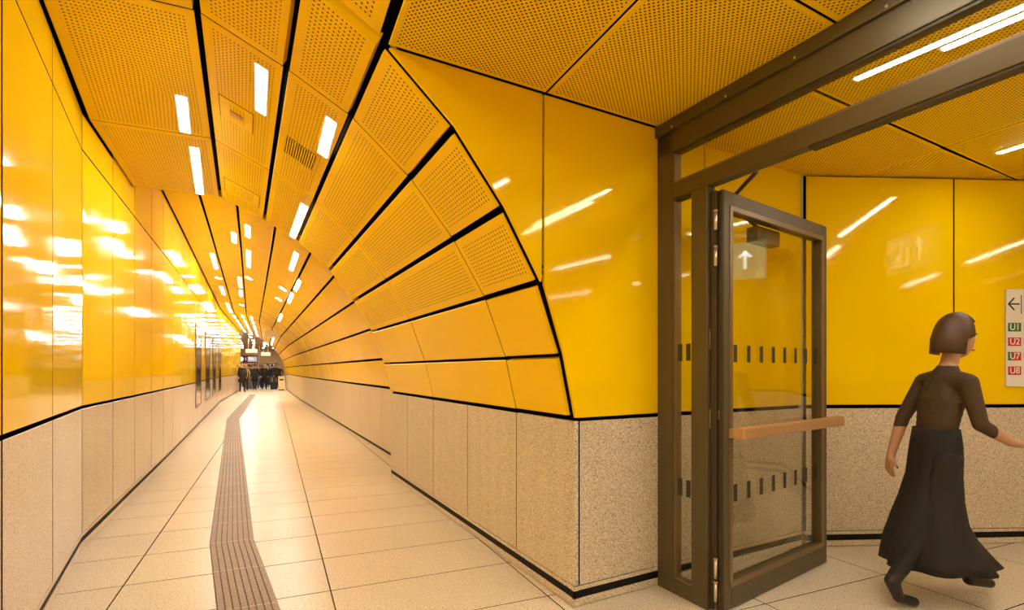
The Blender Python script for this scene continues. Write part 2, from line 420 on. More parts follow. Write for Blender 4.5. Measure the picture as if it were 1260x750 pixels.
cb = poly_surf('ceiling_lobby', flat + [q for q, _ in inner], 'void', widen=.05, off=.05, label='flat perforated yellow lobby ceiling')
for q in flat: panel('ceiling_panel', cb, q, 'perforated_lobby', gaps=(.009, .003, .006, .006), th=.04, bev=.004)
for q, r1 in inner: panel('ceiling_panel', cb, q, 'perforated_lobby', gaps=(.009, .009, .006, .006), th=.04, bev=.004)

# far vault
jw = [Y2 + (25 - Y2) * i / 10 for i in range(11)] + [28, 31, 34, 37, YE]
def fvq(i, a, b_): return [farp(i, a), farp(i, b_), farp(i + 1, b_), farp(i + 1, a)]
ck = poly_surf('ceiling_far', [fvq(i, a, b_) for i in range(9) for a, b_ in zip(jw, jw[1:])], 'void', widen=.05, off=.05, label='higher far yellow vault with radiating black joints')
for i in range(9):
    for a, b_ in zip(jw, jw[1:]):
        panel('vault_panel', ck, fvq(i, a, b_), 'enamel_vault', gaps=(.003, .003, .018, .018), th=.04, bev=.004)

# ------------------------------------------------------------------ portal wall (faces the viewer), lobby walls
def pp(x, z): return V((x, portal_y(x), z))
def ngon(name, parent, pts, m, th=.02, inset=.003):
    pts = [V(p) for p in pts]; ctr = sum(pts, V()) / len(pts)
    bm = bmesh.new(); vs = [bm.verts.new(p - ctr) for p in pts]; f = bm.faces.new(vs); bm.normal_update()
    n = f.normal.copy()
    if n.y > 0: bmesh.ops.reverse_faces(bm, faces=[f]); n = -n
    r = bmesh.ops.inset_region(bm, faces=[f], thickness=inset, depth=0, use_even_offset=True)
    for fr_ in r['faces']:
        pass
    for v in vs: v.co -= n * .003
    ex = bmesh.ops.extrude_edge_only(bm, edges=[e for e in bm.edges if e.is_boundary])
    for v in [g for g in ex['geom'] if isinstance(g, bmesh.types.BMVert)]: v.co -= n * th
    bmesh.ops.recalc_face_normals(bm, faces=bm.faces)
    me = bpy.data.meshes.new(name); bm.to_mesh(me); bm.free()
    return link(name, me, m, parent, ctr)
arch = []
for (x, z) in NEAR[2:]:
    v = V((x - (-1.2), z - .626)).normalized() * .016
    arch.append((x + v.x, z + v.y))
arch[0] = (.50, ZL - .004)
wp = poly_surf('wall_front', [[pp(a, 0), pp(b_, 0), pp(b_, 3.0), pp(a, 3.0)] for a, b_ in ((1.58, 2.63), (2.63, WC.x))] +
               [[pp(.42, ZL - .5), pp(1.0, 2.4), pp(1.58, 1.6), pp(1.62, 3.1)], [pp(.42, 2.4 + .45), pp(1.0, 2.40), pp(1.6, 1.9), pp(1.6, 3.1)]][:0], 'black_joint', off=.03, label='yellow enamel wall beside the vault opening')
GX = arch[3][0] + .006
ngon('enamel_panel', wp, [pp(x, z) for x, z in arch[:4]] + [pp(GX, ZL - .006)], 'enamel_portal')
ngon('enamel_panel', wp, [pp(GX + .012, arch[3][1] - .012)] + [pp(x, z) for x, z in arch[4:]] + [pp(2.625, 1.083), pp(2.625, ZL - .006), pp(GX + .012, ZL - .006)], 'enamel_portal')
ngon('enamel_panel', wp, [pp(2.637, 1.083), pp(WC.x - .006, 1.083), pp(WC.x - .006, ZL - .006), pp(2.637, ZL - .006)], 'enamel_portal')
# dark backing right behind the portal panels (closes the joints)
bk = ngon('backing', wp, [pp(x - .02, z + .01) + Y * .028 for x, z in arch] + [pp(2.64, 1.07) + Y * .028, pp(2.64, ZL + .1) + Y * .028, pp(.48, ZL + .1) + Y * .028], 'black_joint', th=.005)
c0, c1, c2 = (nr(Y1) - .0, portal_y(nr(Y1))), (nr(Y1) + .037, portal_y(nr(Y1) + .037)), (2.63, portal_y(2.63))
up = lambda p, z: V((*p, z))
dado(wp, c0, c1, 'stone_wall', ga=.0005, side='stone_wall'); dado(wp, c1, c2, 'stone_wall'); dado(wp, c2, (WC.x, portal_y(WC.x)), 'stone_wall')
skirt('baseboard_front', [c0, (WC.x, portal_y(WC.x))], 'black recessed skirting under stone at the portal wall')
wjs = [0, 1.19, 2.38, 3.57, 4.6]
wa = poly_surf('wall_lobby', [[WC, WC + WD * 4.6, WC + WD * 4.6 + Z * 3, WC + Z * 3]], 'black_joint', off=.03, label='angled yellow lobby wall behind the glass door')
for a, b_ in zip(wjs, wjs[1:]):
    A, B = WC + WD * a, WC + WD * b_
    panel('enamel_panel', wa, [A + Z * 1.078, B + Z * 1.078, B + Z * (ZI - .004), A + Z * (ZI - .004)], 'enamel_portal', gap=.006, bev=.003)
    dado(wa, (A.x, A.y), (B.x, B.y), 'stone_wall')
skirt('baseboard_lobby', [(WC.x, WC.y), ((WC + WD * 4.6).x, (WC + WD * 4.6).y)], 'black recessed skirting along the angled lobby wall')
# unseen rear of the lobby: side and back walls so the place is closed
for nm, a, b_, lab in (('wall_side', (7.15, 3.2), (7.15, YB), 'yellow side wall of the lobby'), ('wall_back', (7.15, YB), (-1.1, YB), 'yellow wall at the rear of the lobby')):
    A, B = V((*a, 0)), V((*b_, 0)); d = (B - A)
    w = poly_surf(nm, [[A, B, B + Z * 3.4, A + Z * 3.4]], 'black_joint', off=.03, label=lab)
    k = 8
    for i in range(k):
        P, Q = A + d * (i / k), A + d * ((i + 1) / k)
        panel('enamel_panel', w, [P + Z * 1.078, Q + Z * 1.078, Q + Z * 3.3, P + Z * 3.3], 'enamel_portal', gap=.005)
        dado(w, (P.x, P.y), (Q.x, Q.y), 'stone_wall')

# ------------------------------------------------------------------ hall at the end of the corridor
poly_surf('wall_hall', [[(9, YH, 0), (-9, YH, 0), (-9, YH, 4.2), (9, YH, 4.2)][::-1], [(-9, YE, 0), (-9, YH, 0), (-9, YH, 4.2), (-9, YE, 4.2)], [(9, YH, 0), (9, YE, 0), (9, YE, 4.2), (9, YH, 4.2)],
          [(-9, YE, 0), (-2.0, YE, 0), (-2.0, YE, 4.2), (-9, YE, 4.2)], [(.76, YE, 0), (9, YE, 0), (9, YE, 4.2), (.76, YE, 4.2)]], 'hall_wall', label='brown walls of the station hall at the corridor end')
hc = poly_surf('ceiling_hall', [[(-9, YE - .0, 3.95), (-9, YH, 3.6), (9, YH, 3.6), (9, YE - .0, 3.95)]], 'hall_ceiling', label='brown metal ceiling of the far station hall')

# ------------------------------------------------------------------ lamps
def lamp(p0, p1, n, w, label, group=None):
    p0, p1, n = V(p0), V(p1), V(n).normalized(); d = (p1 - p0); L = d.length; d.normalize()
    s = n.cross(d).normalized(); n = d.cross(s); mid = (p0 + p1) / 2
    if (EYE - mid).dot(n) < 0: n = -n; s = -s
    t = tag(empty('tube_light', mid), label, 'light', group)
    bm = bmesh.new(); e = .012
    for lo, hi in (((-L / 2 - e, -w / 2 - e, -.02), (L / 2 + e, -w / 2, .004)), ((-L / 2 - e, w / 2, -.02), (L / 2 + e, w / 2 + e, .004)),
                   ((-L / 2 - e, -w / 2, -.02), (-L / 2, w / 2, .004)), ((L / 2, -w / 2, -.02), (L / 2 + e, w / 2, .004))):
        frame_box(bm, V(), d, s, n, lo, hi)
    bmesh.ops.recalc_face_normals(bm, faces=bm.faces)
    me = bpy.data.meshes.new('housing'); bm.to_mesh(me); bm.free(); link('housing', me, 'lamp_housing', t)
    box_obj('diffuser', 'tube' if w > .06 else 'tube_slim', t, mid, d, s, n, (-L / 2, -w / 2, -.012), (L / 2, w / 2, .006), .002)
    return t
def spot(p, n, r, label, group):
    p, n = V(p), V(n).normalized()
    if (EYE - p).dot(n) < 0: n = -n
    t = tag(empty('spot_light', p), label, 'light', group)
    cyl('bezel', 'lamp_housing', t, p - n * .02, p + n * .003, r * 1.25); cyl('diffuser', 'tube', t, p - n * .01, p + n * .006, r)
def nplane(i):
    a = nearp(i, Y1); b_ = nearp(i, Y2 - .5); c_ = nearp(i + 1, Y1); return a, (b_ - a).cross(c_ - a).normalized()
PA = (V((0, 0, 3.3)), Z)
PB, PC = nplane(1), nplane(2)
for (x0, y0, x1, y1), P, lab in (
        ((223, 118, 228, 162), PA, 'upper tube light in the leftmost flat ceiling strip of the near vault'),
        ((239, 181, 246, 238), PA, 'lower longer tube light in the leftmost flat ceiling strip of the near vault'),
        ((322, 82, 321, 138), PB, 'tube light beside the small access hatch in the near vault'),
        ((408, 147, 397, 190), PC, 'tube light beside the square vent grille in the near vault'),
        ((375, 252, 360, 291), PC, 'tube light at the far end of the near vault, below the vent grille')):
    lamp(hit(x0, y0, *P), hit(x1, y1, *P), P[1], .066, lab)
def farhit(x, y):
    d = ray(x, y); best = None
    for i in range(9):
        for a, b_ in zip(jw, jw[1:]):
            q = fvq(i, a, b_); n = (q[1] - q[0]).cross(q[3] - q[0]).normalized()
            dn = d.dot(n)
            if abs(dn) < 1e-6: continue
            t = (q[0] - EYE).dot(n) / dn
            if t <= 0: continue
            p = EYE + d * t
            if not (a - .02 <= p.y <= b_ + .02): continue
            l0, l1 = farp(i, p.y), farp(i + 1, p.y); e = l1 - l0; k = (p - l0).dot(e) / e.length_squared
            if -.02 <= k <= 1.02 and (best is None or t < best[0]): best = (t, p, n)
    return best
ORD = ['first', 'second', 'third', 'fourth', 'fifth', 'sixth', 'seventh', 'eighth', 'ninth', 'tenth', 'eleventh', 'twelfth', 'thirteenth', 'fourteenth', 'fifteenth', 'sixteenth']
GF = 'tube lights of the far vault'
STRIP = ['leftmost', 'second', 'third', 'fourth', 'fifth', 'sixth', 'seventh', 'eighth', 'ninth']
def strip_of(p):
    return min(range(9), key=lambda i: min((p - farp(i, p.y).lerp(farp(i + 1, p.y), k / 20)).length for k in range(21)))
found, round_ = [], []
for x0, y0, x1, y1 in ((304.7, 277, 304.9, 291), (306, 308, 306, 328), (295, 341, 295.7, 353), (296, 357, 296.5, 364), (287.6, 286, 288.5, 298), (261, 312, 266, 330),
                       (272, 352, 275.5, 362), (277, 367, 284, 384), (365, 311, 358, 332), (369, 345, 363, 357), (360, 361, 355, 372), (349, 382, 341, 398)):
    A, B = farhit(x0, y0), farhit(x1, y1)
    if A and B:
        p, q = A[1], B[1]; mid = (p + q) / 2; L = min((q - p).length, 2.2); d = (q - p).normalized(); found.append((strip_of(mid), mid.y, mid - d * L / 2, mid + d * L / 2, A[2]))
for i, f0 in ((0, .75), (1, .6), (2, .4), (4, .35)):
    for k in range(6):
        y = 24.5 + k * 2.5 + (i % 2) * 1.1
        if y > YE - 1.5: continue
        q0, q1 = farp(i, y).lerp(farp(i + 1, y), f0), farp(i, y + 1.2).lerp(farp(i + 1, y + 1.2), f0)
        found.append((i, y, q0, q1, (farp(i, y + 1) - farp(i, y)).cross(farp(i + 1, y) - farp(i, y))))
rank = {}
for i, y, a, b_, n in sorted(found, key=lambda t: t[1]):
    k = rank.get(i, 0); rank[i] = k + 1
    lamp(a, b_, n, .075, f'{ORD[k]} tube light from the near end in the {STRIP[i]} ceiling strip of the far vault', GF)
for k, ((x, y), w) in enumerate(zip(((269, 342), (306, 342), (297.5, 375), (348, 355), (343, 368)), ('leftmost round spotlight', 'upper middle round spotlight', 'lower middle round spotlight', 'upper right round spotlight', 'lower right round spotlight'))):
    A = farhit(x, y)
    if A: spot(A[1], A[2], .085, w + ' in the ceiling of the far vault', 'round spotlights of the far vault')
HL = [(x, y) for y in (41.5, 45, 49, 53, 57, 61) for x in (-2.9, -1.9, -.95, 0, .95)]
for k, (x, y) in enumerate(HL):
    z = 3.95 - .35 * (y - YE) / (YH - YE); x += .35 * math.sin(y * 1.7)
    row = ORD[k // 5]; col = ('leftmost', 'second', 'middle', 'fourth', 'rightmost')[k % 5]
    lamp((x, y, z - .006), (x, y + 1.1, z - .021), (0, 0, -1), .14, f'{col} tube light of the {row} row under the brown ceiling of the far hall', 'tube lights of the far hall')
# rows that go on above and behind the viewer
for k, y in enumerate((1.0, -1.0, -3.2, -5.4)):
    lamp((-.72, y, 3.3), (-.72, y + 1.15, 3.3), Z, .085, f'{ORD[k]} tube light from the front in the flat ceiling strip above the viewer', 'tube lights above the viewer')
    p = fp(2, y).lerp(fp(3, y), .6); lamp(p, p + Y * .7, (fp(3, 0) - fp(2, 0)).cross(Y), .085, f'{ORD[k]} tube light from the front in the sloping ceiling strip above the viewer', 'sloping tube lights above the viewer')
    lamp((1.97, y - .85, ZL), (1.955, y + .42, ZL), Z, .05, f'{ORD[k]} tube light from the front in the flat ceiling left of the partition', 'lobby tube lights above the viewer')
def zi(x, y): return hit(x, y, (0, 0, ZI), Z)
a, b_ = zi(1053, 97), zi(1260, 7); d = (b_ - a).normalized()
lamp(a, a + d * 1.25, Z, .038, 'long white tube light above the glass partition, the longer of a close pair')
a2 = zi(1160, 60); lamp(a2, a2 + d * 1.25, Z, .038, 'second tube light of the close pair above the glass partition')
a, b_ = zi(1228, 188), zi(1260, 178); d = (b_ - a).normalized()
lamp(a, a + d * 1.4, Z, .045, 'tube light at the right edge of the lobby ceiling by the wall sign')
for k, (x, y) in enumerate(((2.95, -1.4), (4.6, -1.2), (2.95, -3.6), (4.6, -3.8), (6.57, -1.57), (6.57, -3.8))):
    lamp((x, y, ZI), (x, y + 1.3, ZI), Z, .045, f'{ORD[k]} of the tube lights in the rear lobby ceiling beyond the partition', 'lobby tube lights behind the viewer')

# ceiling hatches and vent grille
def on(P, x, y): return hit(x, y, *P)
def hatch(P, px, label, slot=None):
    q = [on(P, *p) for p in px]                       # corners in order round
    n = P[1] if (EYE - q[0]).dot(P[1]) > 0 else -P[1]
    ctr = sum(q, V()) / 4
    t = link('access_hatch', pydata('access_hatch', [p - ctr + n * .0025 for p in q], [(0, 1, 2, 3)]), 'enamel_vault', cl, ctr); t['label'] = label
    vs, fs = [], []
    for i in range(4):
        a, b_ = q[i] - ctr, q[(i + 1) % 4] - ctr; k = len(vs)
        vs += [a + n * .003, b_ + n * .003, b_ * 1.05 + n * .003, a * 1.05 + n * .003]; fs.append((k, k + 1, k + 2, k + 3))
    link('hatch_joint', pydata('hatch_joint', vs, fs), 'joint_brown', t)
    return t, ctr, n
def hq(i, y0, y1, f0, f1):
    P = lambda y, f: nearp(i, y).lerp(nearp(i + 1, y), f)
    return [P(y0, f0), P(y1, f0), P(y1, f1), P(y0, f1)]
def hatch3(i, y0, y1, f0, f1, label):
    q = hq(i, y0, y1, f0, f1); n = nplane(i)[1]; n = n if n.z < 0 else -n; ctr = sum(q, V()) / 4
    u, v = (q[1] - q[0]).normalized(), (q[3] - q[0]).normalized()
    bm = bmesh.new(); Lu, Lv = (q[1] - q[0]).length / 2, (q[3] - q[0]).length / 2
    o = panel('access_hatch', cl, q if (q[1] - q[0]).cross(q[3] - q[0]).dot(n) > 0 else [q[0], q[3], q[2], q[1]], 'perforated', gap=.006, th=.006, bev=.001, lift=.003)
    o['label'] = label
    j = bmesh.new(); w = .006
    for lo, hi in (((-Lu, -Lv, 0), (Lu, -Lv + w, .0015)), ((-Lu, Lv - w, 0), (Lu, Lv, .0015)), ((-Lu, -Lv, 0), (-Lu + w, Lv, .0015)), ((Lu - w, -Lv, 0), (Lu, Lv, .0015))):
        frame_box(j, V(), u, v, n, lo, hi)
    bmesh.ops.recalc_face_normals(j, faces=j.faces)
    me = bpy.data.meshes.new('hatch_joint'); j.to_mesh(me); j.free()
    link('hatch_joint', me, 'joint_brown', o, ctr - o.location)
    return o, ctr, u, v, n
o, ctr, u, v, n = hatch3(1, 4.22, 4.58, .16, .66, 'small access hatch with a keyhole plate')
box_obj('keyhole_plate', 'brass', None, ctr, u, v, n, (-.03, -.045, .002), (.03, .045, .012), .002).parent = o
o.children[-1].location -= o.location
hatch3(1, 6.05, 6.48, .12, .86, 'wider access hatch with a black slot')
# vent grille
q = hq(2, 4.22, 4.54, .16, .74); n = nplane(2)[1]; n = n if n.z < 0 else -n; ctr = sum(q, V()) / 4
u, v = (q[1] - q[0]).normalized(), (q[3] - q[0]).normalized(); Lu, Lv = (q[1] - q[0]).length / 2, (q[3] - q[0]).length / 2
gr = box_obj('vent_grille', 'joint_brown', None, ctr, u, v, n, (-Lu, -Lv, -.002), (Lu, Lv, .003), 0); gr.parent = cl; gr['label'] = 'square vent grille with fine slats'
bm = bmesh.new()
for k in range(13):
    a = -Lv + 2 * Lv * (k + .1) / 13; frame_box(bm, V(), u, v, n, (-Lu, a, .003), (Lu, a + Lv * .075, .007))
bmesh.ops.recalc_face_normals(bm, faces=bm.faces); me = bpy.data.meshes.new('slat'); bm.to_mesh(me); bm.free(); o = link('grille_slat', me, 'enamel_vault', gr); o['kind'] = 'stuff'

# ------------------------------------------------------------------ glazed partition and open door
pd = V((.055, -1, 0)).normalized(); pn = V((-1, -.055, 0)).normalized()   # along (towards viewer), face normal (towards corridor side)
PO = V((2.205, 2.66, 0)); PO = PO - pd * .0
gp = tag(empty('glass_partition', PO), 'bronze metal and glass partition framing the open doorway', 'partition')
def pb(name, s0, s1, z0, z1, m='bronze', d0=-.05, d1=.05, parent=gp, bev=.004):
    return box_obj(name, m, None, PO, pd, pn, Z, (s0, d0, z0), (s1, d1, z1), bev) if parent is None else box_obj(name, m, parent, PO, pd, pn, Z, (s0, d0, z0), (s1, d1, z1), bev)
S_END = 3.4
pb('post', -.045, .085, 0, 2.80, d0=-.065, d1=0)
pb('mullion', .235, .352, 0, 2.385, d0=-.065, d1=0)
pb('post', 3.02, 3.14, 0, 2.80, d0=-.065, d1=0)
pb('top_beam', -.045, S_END, 2.672, 2.80, d0=-.065, d1=0)
pb('beam_cap', -.055, S_END, 2.80, 2.868, d0=-.11, d1=.02)
pb('transom', .085, 3.02, 2.385, 2.478, d0=-.065, d1=0)
pb('guide_rail', .95, 3.02, 2.372, 2.387, 'bronze_dark', d0=-.06, d1=-.005, bev=.002)
pb('sill', .085, .235, 0, .085, d0=-.065, d1=0)
for s0, s1, z0, z1 in ((.085, .235, .085, 2.385), (.085, 3.02, 2.478, 2.672)):
    pb('glazing_bead', s0, s0 + .014, z0, z1, 'bronze_light', d0=-.06, d1=-.008, bev=.002)
    pb('glazing_bead', s0, s1, z1 - .014, z1, 'bronze_dark', d0=-.06, d1=-.008, bev=.002)
    pb('glazing_bead', s0, s1, z0, z0 + .014, 'bronze_light', d0=-.06, d1=-.008, bev=.002)
g1 = pb('pane', .085, .235, .085, 2.385, 'glass', d0=-.028, d1=-.020, bev=0)
pb('pane', .085, 3.02, 2.478, 2.672, 'glass', d0=-.028, d1=-.020, bev=0)
for z in (1.405, .60):
    for s in (.112, .178): pb('safety_mark', s, s + .034, z, z + .10, 'mark', d0=-.0195, d1=-.018, bev=0)
for z in (1.47, 1.02): pb('strike_plate', .3525, .356, z, z + .11, 'brass', d0=-.05, d1=-.02, bev=0)
for k in range(7): 
    s = .1 + k * .4; cyl('screw', 'steel', gp, PO + pd * s + pn * .019 + Z * 2.815, PO + pd * s + pn * .023 + Z * 2.815, .006, seg=8)

# the door leaf: thing frame along dx from the hinge, normal dn towards the viewer
ang = math.radians(13.2); dx = V((math.cos(ang), math.sin(ang), 0)); dn = V((math.sin(ang), -math.cos(ang), 0))
HG = PO + pd * .395 + pn * (-.02)
door = tag(empty('door_1', HG), 'open bronze framed glass door leaf with brass push bar', 'door', kind='structure')
DW, DT = 1.315, 2.352; D0 = .03
def dbx(name, m, x0, x1, z0, z1, d0=-.035, d1=.035, bev=.004, parent=door):
    o = box_obj(name, m, door, HG, dx, dn, Z, (x0, d0, z0), (x1, d1, z1), bev)
    if parent is not door: o.location += door.location - door.location; o.parent = parent; o.location -= parent.location
    return o
ls = dbx('stile', 'bronze', D0, D0 + .075, .012, DT)
rs = dbx('stile', 'bronze', DW - .075, DW, .012, DT)
tr_ = dbx('top_rail', 'bronze', D0 + .075, DW - .075, DT - .10, DT)
br_ = dbx('bottom_rail', 'bronze', D0 + .075, DW - .075, .012, .155)
# raised mouldings on the face and darker door edge
dbx('moulding', 'bronze_light', D0 + .052, D0 + .082, .14, DT - .085, d0=.030, d1=.041, bev=.003)
dbx('moulding', 'bronze_light', DW - .082, DW - .052, .14, DT - .085, d0=.030, d1=.041, bev=.003)
dbx('moulding', 'bronze_light', D0 + .052, DW - .052, DT - .108, DT - .078, d0=.030, d1=.041, bev=.003)
dbx('moulding', 'bronze_light', D0 + .052, DW - .052, .13, .162, d0=.030, d1=.041, bev=.003)
dbx('edge_seal', 'bronze_dark', D0 - .022, D0, .012, DT, d0=-.035, d1=.0, bev=.002)
dbx('edge_seal', 'bronze_dark', D0 - .010, D0, .012, DT, d0=.012, d1=.030, bev=.002)
pane = dbx('pane', 'glass', D0 + .07, DW - .07, .15, DT - .095, d0=-.005, d1=.005, bev=0)
n = 8
for z in (1.395, .592):
    for k in range(n):
        x = D0 + .145 + k * .1455; dbx('safety_mark', 'mark', x, x + .036, z, z + .10, d0=.0055, d1=.007, bev=0)
bar = dbx('push_bar', 'brass', D0 + .045, DW + .075, .965, 1.028, d0=.060, d1=.125, bev=.012)
for x in (D0 + .045, DW - .07): dbx('bar_bracket', 'brass', x, x + .05, .97, 1.022, d0=.034, d1=.066, bev=.003)
dbx('lock_plate', 'brass', D0 - .003, D0 + .001, 1.075, 1.125, d0=.0, d1=.02, bev=0)
dbx('latch', 'steel', DW - .001, DW + .012, .86, .92, d0=-.012, d1=.012, bev=.004)
dbx('door_closer', 'bronze', .52, .80, DT - .20, DT - .105, d0=-.11, d1=-.036, bev=.006)
dbx('foot_bolt', 'brass', D0 - .002, D0 + .002, .03, .10, d0=-.02, d1=.015, bev=0)
pA = HG + dx * .62 - dn * .08 + Z * (DT - .10); pB = PO + pd * .80 + pn * (-.05) + Z * 2.385
pE = HG + dx * .30 - dn * .11 + Z * (DT + .01)
cyl('closer_arm', 'bronze_dark', door, pA, pE, .011, seg=8); cyl('closer_arm', 'bronze_dark', door, pE, PO + pd * .62 + pn * -.07 + Z * 2.385, .011, seg=8)
for z in (2.13, 1.93, .06, .19):
    c_ = HG + dx * .004 + dn * -.002
    h = cyl('hinge', 'steel', door, c_ + Z * z, c_ + Z * (z + .10), .010, seg=12)
    cyl('hinge_cap', 'brass', h, V((0, 0, .05)), V((0, 0, .062)), .0115, seg=12).location = (0, 0, .056)
    box_obj('hinge_leaf', 'steel', h, V(), dx, dn, Z, (0, -.003, -.05), (.03, .003, .05), 0)

# ------------------------------------------------------------------ text helper
def text(name, s, size, o, ax, ay, m, parent, align='LEFT', ext=.0005):
    cu = bpy.data.curves.new(name, 'FONT'); cu.body = s; cu.size = size; cu.extrude = ext; cu.align_x = align; cu.align_y = 'CENTER'; cu.offset = size * .012
    tmp = bpy.data.objects.new(name, cu); C.objects.link(tmp)
    dg = bpy.context.evaluated_depsgraph_get(); me = bpy.data.meshes.new_from_object(tmp.evaluated_get(dg))
    bpy.data.objects.remove(tmp); bpy.data.curves.remove(cu)
    ax, ay = V(ax), V(ay); az = ax.cross(ay)
    me.transform(Matrix((ax, ay, az)).transposed().to_4x4()); me.materials.clear(); me.materials.append(MATS[m])
    ob = link(name, me, None, parent); ob.location = V(o) - V(parent.location); return ob

# ------------------------------------------------------------------ direction sign on the angled wall
wn = V((WD.y, -WD.x, 0))
if wn.dot(EYE - WC) < 0: wn = -wn
def wpt(px, py): return hit(px, py, WC, wn)
A, B = wpt(1236, 356), wpt(1236, 475)
sg = tag(empty('direction_sign', V((A.x, A.y, B.z))), 'white underground direction sign with arrow on yellow wall', 'sign')
SH = A.z - B.z; SO = V((A.x, A.y, B.z)) + wn * .004
box_obj('board', 'white', sg, SO, WD, wn, Z, (0, 0, 0), (.30, .012, SH), .002)
def sp(px, py): p = wpt(px, py); return (p - SO).dot(WD), (p - SO).z
pl = .0125
def srect(name, x0, z0, x1, z1, m, d=.001): return box_obj(name, m, sg, SO + wn * pl, WD, wn, Z, (x0, 0, z0), (x1, d, z1), 0)
ax0, az = sp(1238.5, 374); ax1, _ = sp(1252, 374); axl, zt = sp(1253.5, 363); _, zb_ = sp(1253.5, 386)
bm = bmesh.new(); Oa = V()
frame_box(bm, Oa, WD, wn, Z, (ax0, 0, az - .006), (ax1, .001, az + .006))
for sgn in (-1, 1):
    dv = (WD + Z * sgn).normalized(); pv = wn.cross(dv)
    frame_box(bm, WD * ax0 + Z * az, dv, wn, pv, (-.004, 0, -.006), (.066, .001, .006))
bmesh.ops.recalc_face_normals(bm, faces=bm.faces); me = bpy.data.meshes.new('arrow'); bm.to_mesh(me); bm.free()
link('arrow', me, 'ink', sg, SO + wn * pl - sg.location)
srect('divider', axl, zb_, axl + .006, zt, 'ink')
def stxt(s, px, py, size, m, al='LEFT'): x, z = sp(px, py); return text('lettering', s, size, SO + WD * x + Z * z + wn * (pl + .0022), WD, Z, m, sg, al)
stxt('V', 1256.6, 369, .075, 'ink'); stxt('K', 1256.6, 381, .075, 'ink')
for k, (s, cc) in enumerate((('U1', 'sign_green'), ('U2', 'sign_red'), ('U7', None), ('U8', 'sign_red'))):
    yy = 402.5 + k * 17.75
    x0, z0 = sp(1237.8, yy + 5.2); x1, z1 = sp(1253.8, yy - 5.2)
    if cc: bg_ = srect('line_badge', x0, z0, x1, z1, cc)
    else: srect('line_badge', x0, z0, x0 + (x1 - x0) * .32, z1, 'sign_green'); bg_ = srect('line_badge', x0 + (x1 - x0) * .32, z0, x1, z1, 'sign_red')
    lt_ = text('lettering', s, .07, SO + WD * (x0 + x1) / 2 + Z * (z0 + z1) / 2 + wn * (pl + .0025), WD, Z, 'white', sg, 'CENTER'); lt_.location -= bg_.location; lt_.parent = bg_
    stxt('M' if k < 2 else 'N', 1256.4, yy, .062, 'ink')

# exit sign hanging in the lobby beyond the frame (its mirror image shows in the door glass)
xs_ = V((4.86, 1.53, 2.27)); e = tag(empty('exit_sign', xs_ + Z * 0), 'hanging emergency exit sign with arrow in the lobby', 'sign')
en = V((-.96, .28, 0)).normalized(); ed = Z.cross(en)       # face towards the door glass
box_obj('sign_box', 'exit_green', e, xs_, ed, en, Z, (-.32, -.04, 0), (.32, .04, .36), .006)
box_obj('hanger', 'bronze', e, xs_, ed, en, Z, (-.32, -.05, .40), (.32, .05, .45), .004)
for s in (-.2, .2): cyl('rod', 'steel', e, xs_ + ed * s + Z * .36, xs_ + ed * s + Z * (ZI - xs_.z), .008, seg=8)
def eb(nm, lo, hi, rot=0, o=(0, 0)):
    c_, s_ = math.cos(rot), math.sin(rot); a1 = ed * c_ + Z * s_; a2 = Z * c_ - ed * s_
    return box_obj(nm, 'exit_white', e, xs_ + ed * o[0] + Z * o[1] + en * .0405, a1, en, a2, (lo[0], 0, lo[1]), (hi[0], .002, hi[1]), 0)
eb('arrow', (-.012, -.09), (.012, .08), 0, (-.13, .18)); eb('arrow', (-.012, -.075), (.012, .012), math.radians(45), (-.13, .262)); eb('arrow', (-.012, -.075), (.012, .012), math.radians(-45), (-.13, .262))
for lo, hi in (((-.11, -.11), (-.10, .11)), ((.10, -.11), (.11, .11)), ((-.11, .10), (.11, .11)), ((-.11, -.11), (.11, -.10))): eb('pictogram', lo, hi, 0, (.13, .18))
for r, o, l in ((20, (.11, .20), .09), (-35, (.13, .13), .09), (50, (.16, .13), .08), (70, (.14, .17), .06)): eb('pictogram', (-.008, -l / 2), (.008, l / 2), math.radians(r), o)

# ------------------------------------------------------------------ showcases on the left wall
for k, (a, b_) in enumerate(((13.92, 15.35), (16.85, 18.6), (20.0, 21.55), (23.7, 25.3))):
    A, B = Lp(a, .50), Lp(b_, .50); d = (B - A).normalized(); nn = d.cross(Z); L = (B - A).length; nth = ['nearest', 'second', 'third', 'farthest'][k]
    t = tag(empty('wall_showcase', (A + B) / 2), f'{nth} of four tall dark glass showcases on the left wall', 'showcase', 'showcases along the left wall')
    for lo, hi in (((0, .002, 0), (.05, .014, 1.9)), ((L - .05, .002, 0), (L, .014, 1.9)), ((.05, .002, 1.85), (L - .05, .014, 1.9)), ((.05, .002, 0), (L - .05, .014, .05))):
        box_obj('frame', 'showcase_frame', t, A, d, nn, Z, lo, hi, .003)
    box_obj('pane', 'showcase_glass', t, A, d, nn, Z, (.05, .002, .05), (L - .05, .009, 1.85), 0)

